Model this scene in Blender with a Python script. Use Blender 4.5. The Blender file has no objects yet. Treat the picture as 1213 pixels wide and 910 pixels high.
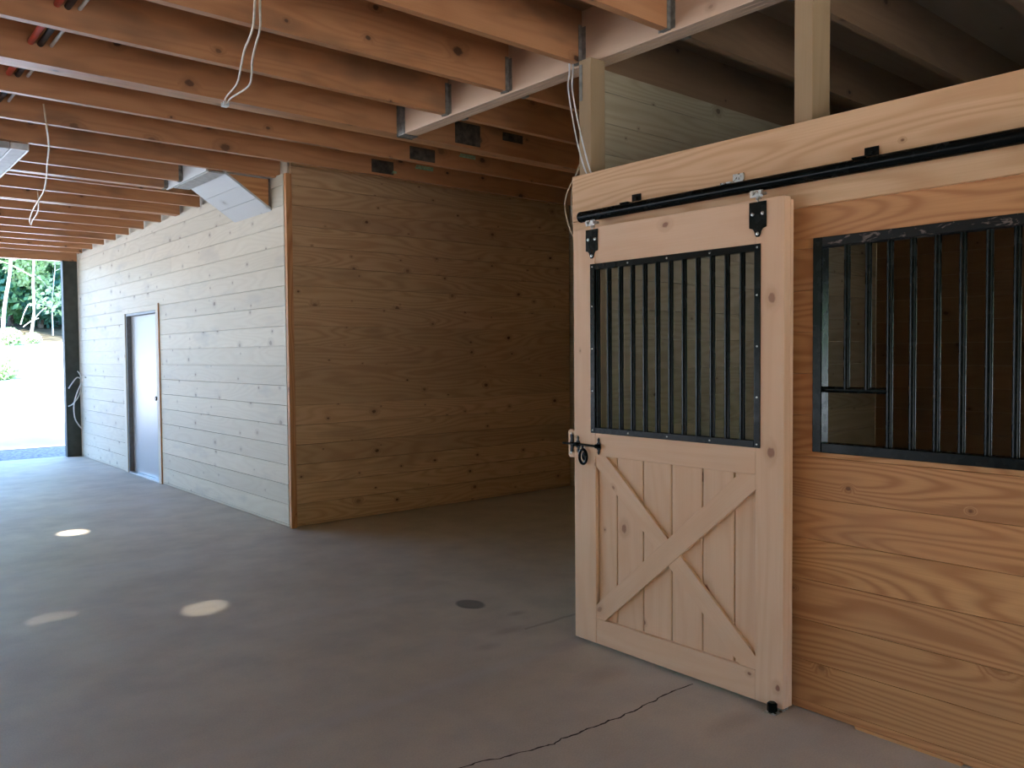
import bpy, math, random
from mathutils import Vector, Matrix
random.seed(7)
S = bpy.context.scene
COL = S.collection
R = random.random
def U(a, b): return a + (b - a) * random.random()

# ------------------------------------------------------------------ materials
class NT:
    def __init__(s, name):
        s.m = bpy.data.materials.new(name); s.m.use_nodes = True
        s.t = s.m.node_tree; s.n = s.t.nodes; s.b = s.n['Principled BSDF']
    def node(s, typ, **kw):
        n = s.n.new(typ)
        for k, v in kw.items():
            if k.startswith('i_'):
                n.inputs[k[2:].replace('_', ' ')].default_value = v
            else: setattr(n, k, v)
        return n
    def link(s, a, b): s.t.links.new(a, b)
    def math(s, op, a, b=None, c=None, clamp=False):
        n = s.n.new('ShaderNodeMath'); n.operation = op; n.use_clamp = clamp
        for i, x in enumerate((a, b, c)):
            if x is None: continue
            if isinstance(x, (int, float)): n.inputs[i].default_value = x
            else: s.link(x, n.inputs[i])
        return n.outputs[0]
    def mix(s, f, a, b, blend='MIX'):
        n = s.n.new('ShaderNodeMix'); n.data_type = 'RGBA'; n.blend_type = blend
        for i, x in ((0, f), (6, a), (7, b)):
            if isinstance(x, (int, float)): n.inputs[i].default_value = x
            elif isinstance(x, tuple): n.inputs[i].default_value = x + (1,) if len(x) == 3 else x
            else: s.link(x, n.inputs[i])
        return n.outputs[2]
    def mapr(s, v, a, b, c=0.0, d=1.0, smooth=False):
        n = s.n.new('ShaderNodeMapRange'); n.clamp = True
        if smooth: n.interpolation_type = 'SMOOTHSTEP'
        s.link(v, n.inputs[0])
        for i, x in enumerate((a, b, c, d)): n.inputs[i + 1].default_value = x
        return n.outputs[0]
    def noise(s, vec, scale=1, detail=2, rough=.5, dist=0):
        n = s.n.new('ShaderNodeTexNoise'); n.inputs['Scale'].default_value = scale
        n.inputs['Detail'].default_value = detail; n.inputs['Roughness'].default_value = rough
        n.inputs['Distortion'].default_value = dist
        s.link(vec, n.inputs['Vector']); return n.outputs['Fac']
    def vscale(s, vec, x, y, z=1):
        n = s.n.new('ShaderNodeVectorMath'); n.operation = 'MULTIPLY'
        n.inputs[1].default_value = (x, y, z); s.link(vec, n.inputs[0]); return n.outputs[0]

def wood(name, base, dark, knot=(.16, .06, .025), ring=.35, ringf=34, knots=.45, var=.16, rough=.6, spec=.35, ksize=1.0, patch=.0, patchcol=(.3,.3,.25)):
    """u (m) runs along the board, v (m) across it; every board carries its own uv offset."""
    q = NT(name)
    uv = q.node('ShaderNodeUVMap').outputs[0]
    # knots
    kv = q.vscale(uv, 1.9, 6.3)
    vor = q.node('ShaderNodeTexVoronoi', voronoi_dimensions='2D', feature='F1'); vor.inputs['Scale'].default_value = 1; vor.inputs['Randomness'].default_value = .85
    q.link(kv, vor.inputs['Vector'])
    d = vor.outputs['Distance']; cr = q.node('ShaderNodeSeparateColor'); q.link(vor.outputs['Color'], cr.inputs[0])
    on = q.math('LESS_THAN', cr.outputs[0], knots)
    size = q.math('MULTIPLY', q.math('MULTIPLY_ADD', q.math('POWER', cr.outputs[1], 2.0), .085, .028), ksize)
    # voronoi distance in stretched space -> make knots round-ish: correct aspect using position
    dv = q.node('ShaderNodeVectorMath', operation='SUBTRACT'); q.link(kv, dv.inputs[0]); q.link(vor.outputs['Position'], dv.inputs[1])
    dw = q.vscale(dv.outputs[0], 2.4, 1.0, 0)
    ln = q.node('ShaderNodeVectorMath', operation='LENGTH'); q.link(dw, ln.inputs[0])
    kd = q.math('ADD', q.math('DIVIDE', ln.outputs['Value'], size), q.math('MULTIPLY', q.math('SUBTRACT', q.noise(q.vscale(uv, 30, 60), 1, 2), .5), .9))
    core = q.math('MULTIPLY', q.mapr(kd, .75, 1.15, 1, 0), on)
    halo = q.math('MULTIPLY', q.mapr(kd, .8, 3.6, 1, 0, True), on)
    # growth rings: contour lines of a stretched noise, bent round the knots
    n1 = q.noise(q.vscale(uv, .55, 4.2), 1, 1.5, .45)
    n1b = q.math('ADD', n1, q.math('MULTIPLY', halo, .10))
    ph = q.math('MULTIPLY', n1b, ringf * 2.6)
    fib = q.noise(q.vscale(uv, 3.0, 160), 1, 3, .6)
    ph = q.math('ADD', ph, q.math('MULTIPLY', fib, .9))
    rg = q.math('POWER', q.math('MULTIPLY_ADD', q.math('SINE', ph), .5, .5), 1.7)
    geo = q.node('ShaderNodeNewGeometry'); rnd = geo.outputs['Random Per Island']
    big = q.noise(q.vscale(uv, .7, 2.0), 1, 2)
    c = q.mix(q.math('MULTIPLY', rg, ring), base, dark)
    c = q.mix(q.math('MULTIPLY', q.mapr(fib, .35, .75), .28), c, dark)
    c = q.mix(q.mapr(big, .35, .7, 0, .45), c, q.mix(.5, base, dark))
    hsv = q.node('ShaderNodeHueSaturation'); q.link(c, hsv.inputs['Color'])
    q.link(q.mapr(rnd, 0, 1, 1 - var, 1 + var), hsv.inputs['Value'])
    q.link(q.math('MULTIPLY_ADD', q.math('FRACT', q.math('MULTIPLY', rnd, 7.3)), .004, .498), hsv.inputs['Hue'])
    c = hsv.outputs[0]
    if patch:
        pn = q.noise(q.vscale(uv, 1.1, 3.0), 1, 3, .6)
        c = q.mix(q.math('MULTIPLY', q.mapr(pn, .56, .72), patch), c, patchcol)
    c = q.mix(q.math('MULTIPLY', halo, .38), c, q.mix(.5, dark, knot))
    c = q.mix(q.math('MULTIPLY', core, q.math('MULTIPLY_ADD', cr.outputs[2], .5, .42)), c, knot)
    q.link(c, q.b.inputs['Base Color'])
    q.b.inputs['Roughness'].default_value = rough; q.b.inputs['Specular IOR Level'].default_value = spec
    bp = q.node('ShaderNodeBump'); bp.inputs['Strength'].default_value = .15; bp.inputs['Distance'].default_value = .002
    q.link(q.math('ADD', fib, q.math('MULTIPLY', rg, .6)), bp.inputs['Height']); q.link(bp.outputs[0], q.b.inputs['Normal'])
    return q.m

def plain(name, col, rough=.5, metal=0, spec=.5, noise_amt=.12, nscale=20, bump=0):
    q = NT(name)
    tc = q.node('ShaderNodeTexCoord').outputs['Object']
    n = q.noise(tc, nscale, 3)
    dk = tuple(x * (1 - noise_amt * 2) for x in col)
    q.link(q.mix(q.mapr(n, .35, .65), dk, col), q.b.inputs['Base Color'])
    q.link(q.mapr(n, .3, .7, max(rough - .06, 0), rough + .06), q.b.inputs['Roughness'])
    q.b.inputs['Metallic'].default_value = metal; q.b.inputs['Specular IOR Level'].default_value = spec
    if bump:
        bp = q.node('ShaderNodeBump'); bp.inputs['Strength'].default_value = bump; bp.inputs['Distance'].default_value = .01
        q.link(n, bp.inputs['Height']); q.link(bp.outputs[0], q.b.inputs['Normal'])
    return q.m

def M_concrete():
    q = NT('concrete')
    P = q.node('ShaderNodeTexCoord').outputs['Object']
    a = q.noise(P, .55, 4, .6); b = q.noise(P, 3.2, 5, .6); f = q.noise(P, 140, 2, .6)
    st = q.noise(q.vscale(P, .35, 1.3), 1.0, 4, .65, .6)
    c = q.mix(q.mapr(a, .35, .65), (.55, .475, .355), (.63, .555, .435))
    c = q.mix(q.mapr(b, .38, .66, 0, .45), c, (.40, .36, .30))
    c = q.mix(q.mapr(st, .5, .66, 0, .35), c, (.62, .59, .53))
    c = q.mix(q.mapr(f, .3, .7, 0, .22), c, (.18, .16, .14))
    sp = q.node('ShaderNodeSeparateXYZ'); q.link(P, sp.inputs[0]); X, Y = sp.outputs[0], sp.outputs[1]
    wob = q.math('MULTIPLY', q.math('SUBTRACT', q.noise(P, 9, 3), .5), .10)
    def spot(cx, cy, rx, ry, soft=.12):
        dx = q.math('DIVIDE', q.math('SUBTRACT', X, cx), rx); dy = q.math('DIVIDE', q.math('SUBTRACT', Y, cy), ry)
        r = q.math('SQRT', q.math('ADD', q.math('MULTIPLY', dx, dx), q.math('MULTIPLY', dy, dy)))
        r = q.math('ADD', r, q.math('MULTIPLY', wob, 3))
        return q.mapr(r, 1 - soft, 1 + soft, 1, 0)
    c = q.mix(q.math('MULTIPLY', spot(3.005, 3.94, .078, .10), .72), c, (.085, .08, .075))     # oily stain
    for cx, cy, rx, ry, s in ((3.0, 3.05, .16, .05, .35), (2.86, 3.42, .10, .04, .3), (2.78, 2.65, .12, .06, .3), (2.85, 1.95, .14, .05, .3), (2.62, 3.3, .06, .04, .3), (3.1, 3.62, .05, .03, .4)):
        c = q.mix(q.math('MULTIPLY', spot(cx, cy, rx, ry, .6), s), c, (.20, .12, .08))
    # pour joint, a slightly paler trowelled band running across the slab
    jd = q.math('ABSOLUTE', q.math('ADD', q.math('SUBTRACT', Y, 3.05), wob))
    c = q.mix(q.mapr(jd, .01, .07, .32, 0), c, (.52, .49, .45))
    jd2 = q.math('ABSOLUTE', q.math('ADD', q.math('SUBTRACT', Y, 3.38), q.math('MULTIPLY', wob, .4)))
    xm = q.math('GREATER_THAN', X, 2.95)
    c = q.mix(q.math('MULTIPLY', q.mapr(jd2, .002, .02, .5, 0), xm), c, (.16, .13, .11))
    q.link(c, q.b.inputs['Base Color'])
    q.link(q.mapr(b, .3, .7, .46, .64), q.b.inputs['Roughness']); q.b.inputs['Specular IOR Level'].default_value = .45
    bp = q.node('ShaderNodeBump'); bp.inputs['Strength'].default_value = .25; bp.inputs['Distance'].default_value = .004
    q.link(q.math('ADD', b, q.math('MULTIPLY', f, .3)), bp.inputs['Height']); q.link(bp.outputs[0], q.b.inputs['Normal'])
    return q.m

W_STALL = wood('stall pine', (.64, .325, .135), (.37, .14, .045), knots=.20, ring=.72, ringf=50, var=.09, patch=.35, patchcol=(.36,.20,.10))
W_DOOR = wood('door pine', (.80, .535, .345), (.69, .39, .21), knot=(.24, .075, .04), knots=.5, ring=.32, ringf=26, var=.05, ksize=1.0)
W_DARK = wood('tack room pine', (.66, .425, .24), (.42, .23, .10), knot=(.07, .022, .008), knots=.75, ring=.55, ringf=44, var=.13, patch=.45, patchcol=(.34,.22,.12), ksize=.95)
W_WHITE = wood('aisle wall pine', (.61, .55, .435), (.49, .42, .31), knot=(.17, .12, .09), knots=.6, ring=.32, ringf=38, var=.07, patch=.6, patchcol=(.40,.37,.32), ksize=1.15)
W_PART = wood('partition pine', (.56, .46, .30), (.38, .28, .165), knot=(.08, .035, .02), knots=.30, ring=.5, ringf=40, var=.14, patch=.35, patchcol=(.27,.22,.15))
W_JOIST = wood('joist fir', (.52, .25, .11), (.36, .145, .058), knot=(.035, .011, .005), knots=.45, ring=.45, ringf=30, var=.12, rough=.40, spec=.65, patch=.75, patchcol=(.20,.105,.055), ksize=1.5)
W_SHADED = wood('shaded stall fir', (.28, .165, .085), (.19, .10, .05), knot=(.05, .02, .01), knots=.3, ring=.3, ringf=30, var=.12, patch=.6, patchcol=(.14,.09,.05))  # darker copy of the joist fir, stall shade put into the colour
W_HEAD = wood('header pine', (.78, .50, .28), (.55, .28, .12), knots=.22, ring=.55, ringf=40, var=.06, patch=.2, patchcol=(.45,.27,.13))
W_BEAM = wood('beam spruce', (.62, .43, .29), (.50, .30, .18), knots=.12, ring=.2, ringf=20, var=.06, rough=.42, spec=.6)
W_POST = wood('post pine', (.40, .275, .15), (.29, .18, .085), knots=.35, ring=.3, ringf=26, var=.08)
W_PLY = wood('deck plywood', (.34, .22, .13), (.26, .15, .08), knots=.1, ring=.3, ringf=20)
W_SOFFIT = wood('pale soffit', (.58, .585, .58), (.50, .505, .50), knot=(.26, .24, .22), knots=.8, ring=.12, ringf=20, var=.03)  # pale neutral boards of the soffit box
STEEL = plain('black powder coated steel', (.004, .005, .005), .24, 0, .10, .1)
STEEL2 = plain('black steel', (.005, .007, .0065), .26, .0, .12, .15)
ZINC = plain('zinc', (.62, .62, .60), .3, .9, .5, .1, 60)
GALV = plain('galvanised steel', (.24, .22, .19), .6, .0, .4, .25, 30)
DARK_RECT = plain('dark rectangle', (.11, .09, .07), .75, .1, .3, .35, 18)  # dark brown for the rectangles on the joist faces
STRIPM = plain('green strip', (.30, .60, .40), .5, 0, .5, .2, 40)
CABLE = plain('cable jacket', (.72, .60, .44), .5)
CABLEW = plain('white cable jacket', (.80, .80, .78), .5)
CONC = M_concrete()
DOORM = plain('grey door paint', (.34, .35, .36), .33, .0, .45, .0, .3)
DOORJ = plain('grey door jamb', (.20, .21, .23), .5)
DARKT = plain('dark end trim', (.060, .070, .058), .6, 0, .4, .2, 8)  # dark olive grey of the end wall return
WHITEP = plain('white painted metal', (.82, .83, .84), .4)
GREYP = plain('grey diffuser', (.46, .46, .46), .5)
RED = plain('red water pipe', (.55, .06, .03), .4); WHT = plain('white water pipe', (.75, .75, .72), .4); BLKP = plain('black pipe', (.02, .015, .012), .5)
GROUND = plain('pale dry ground', (.60, .60, .57), .95, 0, .1, .10, 1.2, .3)
GRAVEL = plain('grey gravel', (.30, .31, .32), .9, 0, .2, .30, 26, .6)
LITTER = plain('leaf litter', (.10, .085, .055), .95, 0, .1, .3, 2)
BARK = plain('pale bark', (.62, .60, .55), .9, 0, .1, .2, 6, .4); BARKD = plain('dark bark', (.12, .10, .08), .9, 0, .1, .3, 6, .4)
ROOFM = plain('roof metal', (.18, .18, .18), .6)
def leafm(name, col):
    q = NT(name); geo = q.node('ShaderNodeNewGeometry').outputs['Random Per Island']
    q.link(q.mix(geo, col, tuple(x * .55 for x in col)), q.b.inputs['Base Color']); q.b.inputs['Roughness'].default_value = .6
    tr = q.node('ShaderNodeBsdfTranslucent'); tr.inputs[0].default_value = (col[0] * 1.3, col[1] * 1.3, col[2] * .8, 1)
    mx = q.node('ShaderNodeMixShader'); mx.inputs[0].default_value = .4
    q.link(q.b.outputs[0], mx.inputs[1]); q.link(tr.outputs[0], mx.inputs[2]); q.link(mx.outputs[0], q.n['Material Output'].inputs[0]); return q.m
LEAF = leafm('leaves bright', (.20, .42, .22)); LEAFD = leafm('leaves dark hazy', (.07, .22, .18)); LEAFP = leafm('leaves pale', (.42, .58, .36))  # dark leaves shifted to blue, forest haze put into their colour
def worn():
    q = NT('worn black steel'); P = q.node('ShaderNodeTexCoord').outputs['Object']
    n = q.noise(q.vscale(P, 1, .45, 1), 34, 4, .65, .8); m = q.mapr(n, .56, .64)
    q.link(q.mix(m, (.006, .007, .0065), (.16, .13, .11)), q.b.inputs['Base Color']); q.link(q.mapr(n, .4, .7, .35, .8), q.b.inputs['Roughness']); q.b.inputs['Specular IOR Level'].default_value = .2; return q.m
WORN = worn()

# ------------------------------------------------------------------ mesh builder
class MB:
    def __init__(s): s.v = []; s.f = []; s.uv = []; s.mi = []
    def face(s, pts, uvs, mi=0):
        i = len(s.v); s.v += [tuple(p) for p in pts]; s.f.append(tuple(range(i, i + len(pts)))); s.uv += list(uvs); s.mi.append(mi)
    def hexa(s, c, la=None, mi=0, o=None):
        """c: 8 corners ordered (x0y0z0,x1y0z0,x1y1z0,x0y1z0, then z1). shared verts => one island"""
        i = len(s.v); s.v += [tuple(p) for p in c]
        V = [Vector(p) for p in c]
        d = [(V[1] - V[0]), (V[3] - V[0]), (V[4] - V[0])]
        L = [x.length for x in d]
        if la is None: la = L.index(max(L))
        ax = [x.normalized() if x.length else Vector((0, 0, 0)) for x in d]
        ou, ov = o if o else (U(0, 60), U(0, 60))
        for q, n in (((0, 3, 2, 1), 2), ((4, 5, 6, 7), 2), ((0, 1, 5, 4), 1), ((2, 3, 7, 6), 1), ((1, 2, 6, 5), 0), ((3, 0, 4, 7), 0)):
            s.f.append(tuple(i + k for k in q)); s.mi.append(mi)
            if n == la: a, b = [k for k in range(3) if k != la]
            else: a = la; b = [k for k in range(3) if k not in (la, n)][0]
            for k in q:
                r = V[k] - V[0]
                u = r.dot(ax[a]) * (.2 if n == la else 1); v = r.dot(ax[b])
                s.uv.append((u + ou, v + ov + n * .37))
    def box(s, x0, x1, y0, y1, z0, z1, la=None, mi=0, o=None):
        s.hexa([(x0, y0, z0), (x1, y0, z0), (x1, y1, z0), (x0, y1, z0), (x0, y0, z1), (x1, y0, z1), (x1, y1, z1), (x0, y1, z1)], la, mi, o); return s
    def tube(s, pts, r, n=8, cap=True):
        pts = [Vector(p) for p in pts]; rings = []; up = Vector((0, 0, 1))
        for i, p in enumerate(pts):
            t = (pts[min(i + 1, len(pts) - 1)] - pts[max(i - 1, 0)]).normalized()
            a = t.cross(up)
            if a.length < .05: a = t.cross(Vector((0, 1, 0)))
            a.normalize(); b = t.cross(a)
            rr = r[i] if isinstance(r, (list, tuple)) else r
            i0 = len(s.v); rings.append(i0)
            for k in range(n):
                w = 2 * math.pi * k / n; s.v.append(tuple(p + (a * math.cos(w) + b * math.sin(w)) * rr))
        for j in range(len(rings) - 1):
            for k in range(n):
                k2 = (k + 1) % n; s.f.append((rings[j] + k, rings[j] + k2, rings[j + 1] + k2, rings[j + 1] + k)); s.mi.append(0)
                s.uv += [(j * .3, k / n * .2), (j * .3, (k + 1) / n * .2), ((j + 1) * .3, (k + 1) / n * .2), ((j + 1) * .3, k / n * .2)]
        if cap:
            s.f.append(tuple(reversed(range(rings[0], rings[0] + n)))); s.uv += [(0, 0)] * n; s.mi.append(0)
            s.f.append(tuple(range(rings[-1], rings[-1] + n))); s.uv += [(0, 0)] * n; s.mi.append(0)
        return s
    def prism(s, poly, x0, x1, axis='X', u_dir=None):
        """poly of 2D points extruded along axis. axis X: (y,z); Y: (x,z); Z: (x,y)"""
        def P(p, d): return {'X': (d, p[0], p[1]), 'Y': (p[0], d, p[1]), 'Z': (p[0], p[1], d)}[axis]
        n = len(poly); i = len(s.v); s.v += [P(p, x0) for p in poly] + [P(p, x1) for p in poly]
        ud = Vector(u_dir).normalized() if u_dir else Vector((1, 0)); vd = Vector((-ud.y, ud.x)); ou, ov = U(0, 60), U(0, 60)
        uvp = [(Vector(p).dot(ud) + ou, Vector(p).dot(vd) + ov) for p in poly]
        s.f.append(tuple(i + k for k in reversed(range(n)))); s.uv += [uvp[k] for k in reversed(range(n))]; s.mi.append(0)
        s.f.append(tuple(i + n + k for k in range(n))); s.uv += uvp; s.mi.append(0)
        for k in range(n):
            k2 = (k + 1) % n; s.f.append((i + k, i + k2, i + n + k2, i + n + k)); s.mi.append(0)
            t = x1 - x0; s.uv += [uvp[k], uvp[k2], (uvp[k2][0], uvp[k2][1] + t), (uvp[k][0], uvp[k][1] + t)]
        return s
    def build(s, name, mat, parent=None, bevel=0, smooth=False, **tags):
        me = bpy.data.meshes.new(name); me.from_pydata(s.v, [], s.f)
        ul = me.uv_layers.new(name='UVMap')
        flat = [c for p in s.uv for c in p]; ul.data.foreach_set('uv', flat)
        mats = mat if isinstance(mat, (list, tuple)) else [mat]
        for m in mats: me.materials.append(m)
        if len(mats) > 1: me.polygons.foreach_set('material_index', s.mi)
        import bmesh
        bm = bmesh.new(); bm.from_mesh(me); bmesh.ops.recalc_face_normals(bm, faces=bm.faces[:]); bm.to_mesh(me); bm.free()
        if smooth: me.polygons.foreach_set('use_smooth', [True] * len(me.polygons))
        o = bpy.data.objects.new(name, me); COL.objects.link(o)
        if parent: o.parent = parent; o.matrix_parent_inverse = Matrix.Translation(-parent.location)
        if bevel:
            b = o.modifiers.new('bevel', 'BEVEL'); b.width = bevel; b.segments = 2; b.limit_method = 'ANGLE'
        if smooth:
            me.set_sharp_from_angle(angle=math.radians(40))
        for k, v in tags.items(): o[k] = v
        return o
def thing(name, label, cat, loc, group=None):
    o = bpy.data.objects.new(name, None); COL.objects.link(o); o.location = loc; o.empty_display_size = .1
    o['label'] = label; o['category'] = cat
    if group: o['group'] = group
    return o
def smoothpath(pts, n=6):
    pts = [Vector(p) for p in pts]; out = []
    for i in range(len(pts) - 1):
        p0 = pts[max(i - 1, 0)]; p1 = pts[i]; p2 = pts[i + 1]; p3 = pts[min(i + 2, len(pts) - 1)]
        for k in range(n):
            t = k / n
            out.append(.5 * ((2 * p1) + (-p0 + p2) * t + (2 * p0 - 5 * p1 + 4 * p2 - p3) * t * t + (-p0 + 3 * p1 - 3 * p2 + p3) * t ** 3))
    out.append(pts[-1]); return out

XW = 3.15      # face of the stall front wall
XA = 3.187     # face of the aisle wall of the tack room
XBK = 6.60     # outer wall on the right
PITCH = .1745; GAP = .003

# boards laid flat on a wall. rects: list of holes (a0,a1,z0,z1) along the wall axis
def boards(mb, axis, face, thick, a0, a1, z0, z1, zoff, pitch, holes=(), cuts=True, gap=GAP):
    """axis 'Y': wall plane x=face..face+thick, boards run along y. axis 'X': plane y=face..face+thick."""
    k = math.floor((z0 - zoff) / pitch)
    while zoff + k * pitch < z1 - .004:
        b0 = max(zoff + k * pitch, z0); b1 = min(zoff + (k + 1) * pitch - gap, z1); k += 1
        if b1 - b0 < .004: continue
        segs = [(a0, a1)]
        zs = [(b0, b1, segs)]
        # split band vertically by holes that only partly cover it
        ed = sorted({b0, b1} | {h for H in holes for h in H[2:4] if b0 < h < b1})
        off = (U(0, 60), U(0, 60))
        for q in range(len(ed) - 1):
            e0, e1 = ed[q], ed[q + 1]; mid = (e0 + e1) / 2; sg = [(a0, a1)]
            for H in holes:
                if H[2] < mid < H[3]:
                    ns = []
                    for s0, s1 in sg:
                        if H[0] > s0: ns.append((s0, min(s1, H[0])))
                        if H[1] < s1: ns.append((max(s0, H[1]), s1))
                    sg = [x for x in ns if x[1] - x[0] > .01]
            for s0, s1 in sg:
                cs = [s0, s1]
                if cuts and s1 - s0 > 4.0 and len(ed) == 2: cs = [s0, U(s0 + 1.2, s1 - 1.2), s1]
                for j in range(len(cs) - 1):
                    c0, c1 = cs[j] + (.001 if j else 0), cs[j + 1]
                    o = (off[0] + c0 + j * 9, off[1] + e0 - b0)
                    if axis == 'Y': mb.box(face, face + thick, c0, c1, e0, e1, 1, 0, o)
                    else: mb.box(c0, c1, face, face + thick, e0, e1, 0, 0, o)
    return mb

# ------------------------------------------------------------------ room shell
def struct(o): o['kind'] = 'structure'; return o
b = MB(); b.box(-7.0, 6.8, -6.2, 14.15, -.12, 0)
FLOOR = struct(b.build('floor', CONC))
# the long crack, cut into the slab as a thin dark fissure
ck = [(3.023, 2.303), (2.915, 2.314), (2.804, 2.309), (2.75, 2.298), (2.688, 2.303), (2.62, 2.288), (2.555, 2.293), (2.50, 2.286), (2.461, 2.297), (2.40, 2.292), (2.34, 2.306), (2.27, 2.298), (2.202, 2.309), (2.15, 2.298), (2.114, 2.306), (2.05, 2.318), (1.997, 2.338), (1.92, 2.345), (1.859, 2.377), (1.80, 2.38), (1.70, 2.398), (1.55, 2.41), (1.2, 2.44)]
b = MB(); cp = []
for i in range(len(ck) - 1):
    for t in range(4):
        x = ck[i][0] + (ck[i + 1][0] - ck[i][0]) * t / 4; y = ck[i][1] + (ck[i + 1][1] - ck[i][1]) * t / 4 + U(-.003, .003); cp.append((x, y, U(.0025, .0055)))
vs = [(x, y + w, .0012) for x, y, w in cp] + [(x, y - w, .0012) for x, y, w in cp]; n = len(cp)
i0 = len(b.v); b.v += vs
for i in range(n - 1): b.f.append((i, i + 1, n + i + 1, n + i)); b.uv += [(0, 0)] * 4; b.mi.append(0)
b.build('crack', plain('crack grime', (.035, .022, .015), .9), FLOOR, label='thin dark crack across the concrete')

# loft deck, with unseen holes added to throw sun spots on the floor
def slab(mb, x0, x1, y0, y1, z0, z1, holes, la=0):
    """holes: (cx,cy,rx,ry,m) ellipse in a square cell of half-size m"""
    xs = sorted({x0, x1} | {h[0] - h[4] for h in holes} | {h[0] + h[4] for h in holes}); ys = sorted({y0, y1} | {h[1] - h[4] for h in holes} | {h[1] + h[4] for h in holes})
    for i in range(len(xs) - 1):
        for j in range(len(ys) - 1):
            cx, cy = (xs[i] + xs[i + 1]) / 2, (ys[j] + ys[j + 1]) / 2
            H = [h for h in holes if abs(cx - h[0]) < h[4] and abs(cy - h[1]) < h[4]]
            if not H: mb.box(xs[i], xs[i + 1], ys[j], ys[j + 1], z0, z1, la, 0, (xs[i], ys[j])); continue
            h = H[0]; N = 24
            for k in range(N):
                a, c = 2 * math.pi * k / N, 2 * math.pi * (k + 1) / N
                def sq(w):
                    x, y = math.cos(w), math.sin(w); m = max(abs(x), abs(y)); return (h[0] + x / m * h[4], h[1] + y / m * h[4])
                def el(w): return (h[0] + math.cos(w) * h[2], h[1] + math.sin(w) * h[3])
                p = [el(a), el(c), sq(c), sq(a)]
                for z in (z0, z1): mb.face([(q[0], q[1], z) for q in p], p)
                mb.face([(p[0][0], p[0][1], z0), (p[1][0], p[1][1], z0), (p[1][0], p[1][1], z1), (p[0][0], p[0][1], z1)], [(0, 0)] * 4)
    return mb
SX, SY = .50, .61            # sun travels (SX, SY, -1)
def up(x, y, z): return (x - SX * z, y - SY * z)
SP1, SP2, SP3 = (1.70, 7.86), (1.77, 4.94), (1.03, 5.33)
h1, h2, h3 = up(*SP1, 3.36), up(*SP2, 3.36), up(*SP3, 3.36)
b = MB(); slab(b, -7.0, 6.8, -6.2, 14.15, 3.362, 3.38, [(h1[0], h1[1], .085, .11, .2), (h2[0], h2[1] , .24, .26, .27), (h3[0] - .05, h3[1] + .12, .2, .2, .235)])
struct(b.build('ceiling', W_PLY))
r1, r2, r3 = up(*SP1, 6.5), up(*SP2, 6.5), up(*SP3, 6.5)
b = MB(); slab(b, -7.6, 7.6, -7.0, 14.6, 6.5, 6.52, [(r1[0], r1[1], .33, .33, .4), (r2[0], r2[1], .034, .038, .2), (r3[0], r3[1], .026, .03, .1)])  # unseen roof, holes added along the sun path for the floor spots
struct(b.build('ceiling_roof', ROOFM))
# loft side walls (closed upper storey)
def wall(name, x0, x1, y0, y1, z0, z1, mat, holes=(), axis='Y'):
    m = MB()
    if axis == 'Y': boards(m, 'Y', x0, x1 - x0, y0, y1, z0, z1, .0285, PITCH * 2, holes, False, 0)
    else: boards(m, 'X', y0, y1 - y0, x0, x1, z0, z1, .0285, PITCH * 2, holes, False, 0)
    return struct(m.build(name, mat))
wall('wall_left', -7.0, -6.9, -6.2, 14.15, 0, 6.5, W_DARK, [(5.5, 13.9, -1, 3.0)])
wall('wall_rear', -6.9, 6.7, -6.2, -6.1, 0, 6.5, W_DARK, [(-3.2, 3.0, -1, 3.0)], 'X')  # rear opening is out of view, added to let fill light in
wall('wall_right', 6.62, 6.72, -6.1, 14.15, 0, 6.5, W_PART, [(-.8, .8, .75, 1.9)])
# stall back wall lining, faces the stall
b = MB(); boards(b, 'Y', 6.59, .028, -6.0, 3.2, 0, 3.08, .03, .171, [(-.8, .8, .75, 1.9)]); struct(b.build('wall_stall_back', W_SHADED))
# partition between stall and open bay
b = MB(); boards(b, 'X', 3.20, .03, 3.25, 6.58, 0, 3.075, .0425, .1715); struct(b.build('wall_partition', W_PART))
b = MB(); boards(b, 'X', -.98, .03, 3.2, 6.58, 0, 3.36, .0425, .1715); struct(b.build('wall_partition_unseen', W_PART))  # unseen partition, added to block rear light from the stall
# tack room block: aisle face and front face
b = MB(); boards(b, 'Y', XA, .022, 6.79, 14.0, .006, 3.09, .0285, PITCH, [(10.22, 11.62, -1, 2.11)])
b.box(XA + .04, XA + .06, 6.8, 10.2, 0, 3.36, 1); b.box(XA + .04, XA + .06, 11.64, 14.0, 0, 3.36, 1); b.box(XA + .04, XA + .06, 10.2, 11.64, 2.12, 3.36, 1)
struct(b.build('wall_aisle', W_WHITE))
b = MB(); boards(b, 'X', 6.75, .022, 3.237, 6.60, .006, 3.30, .0285, PITCH); b.box(3.25, 6.6, 6.80, 6.82, 0, 3.36)
struct(b.build('wall_tack_front', W_DARK))
b = MB(); b.box(XA - .004, XA + .05, 6.728, 6.772, 0, 3.085, 2)
struct(b.build('trim_1', W_STALL, bevel=.003, label='brown corner board of the tack room'))
# end wall return (dark) and header of the open end
b = MB(); b.box(2.995, 3.187, 14.0, 14.12, 0, 2.99, 2); b.box(2.985, 3.0, 13.99, 14.13, 0, 2.99, 2)
struct(b.build('wall_end', DARKT, bevel=.004))
b = MB(); b.box(-6.9, 3.187, 14.0, 14.12, 2.98, 3.36, 0); b.box(3.2, 6.7, 14.0, 14.12, 0, 6.5); b.box(-6.9, 3.2, 14.02, 14.12, 3.38, 6.5)
struct(b.build('wall_end_header', W_JOIST))

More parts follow.
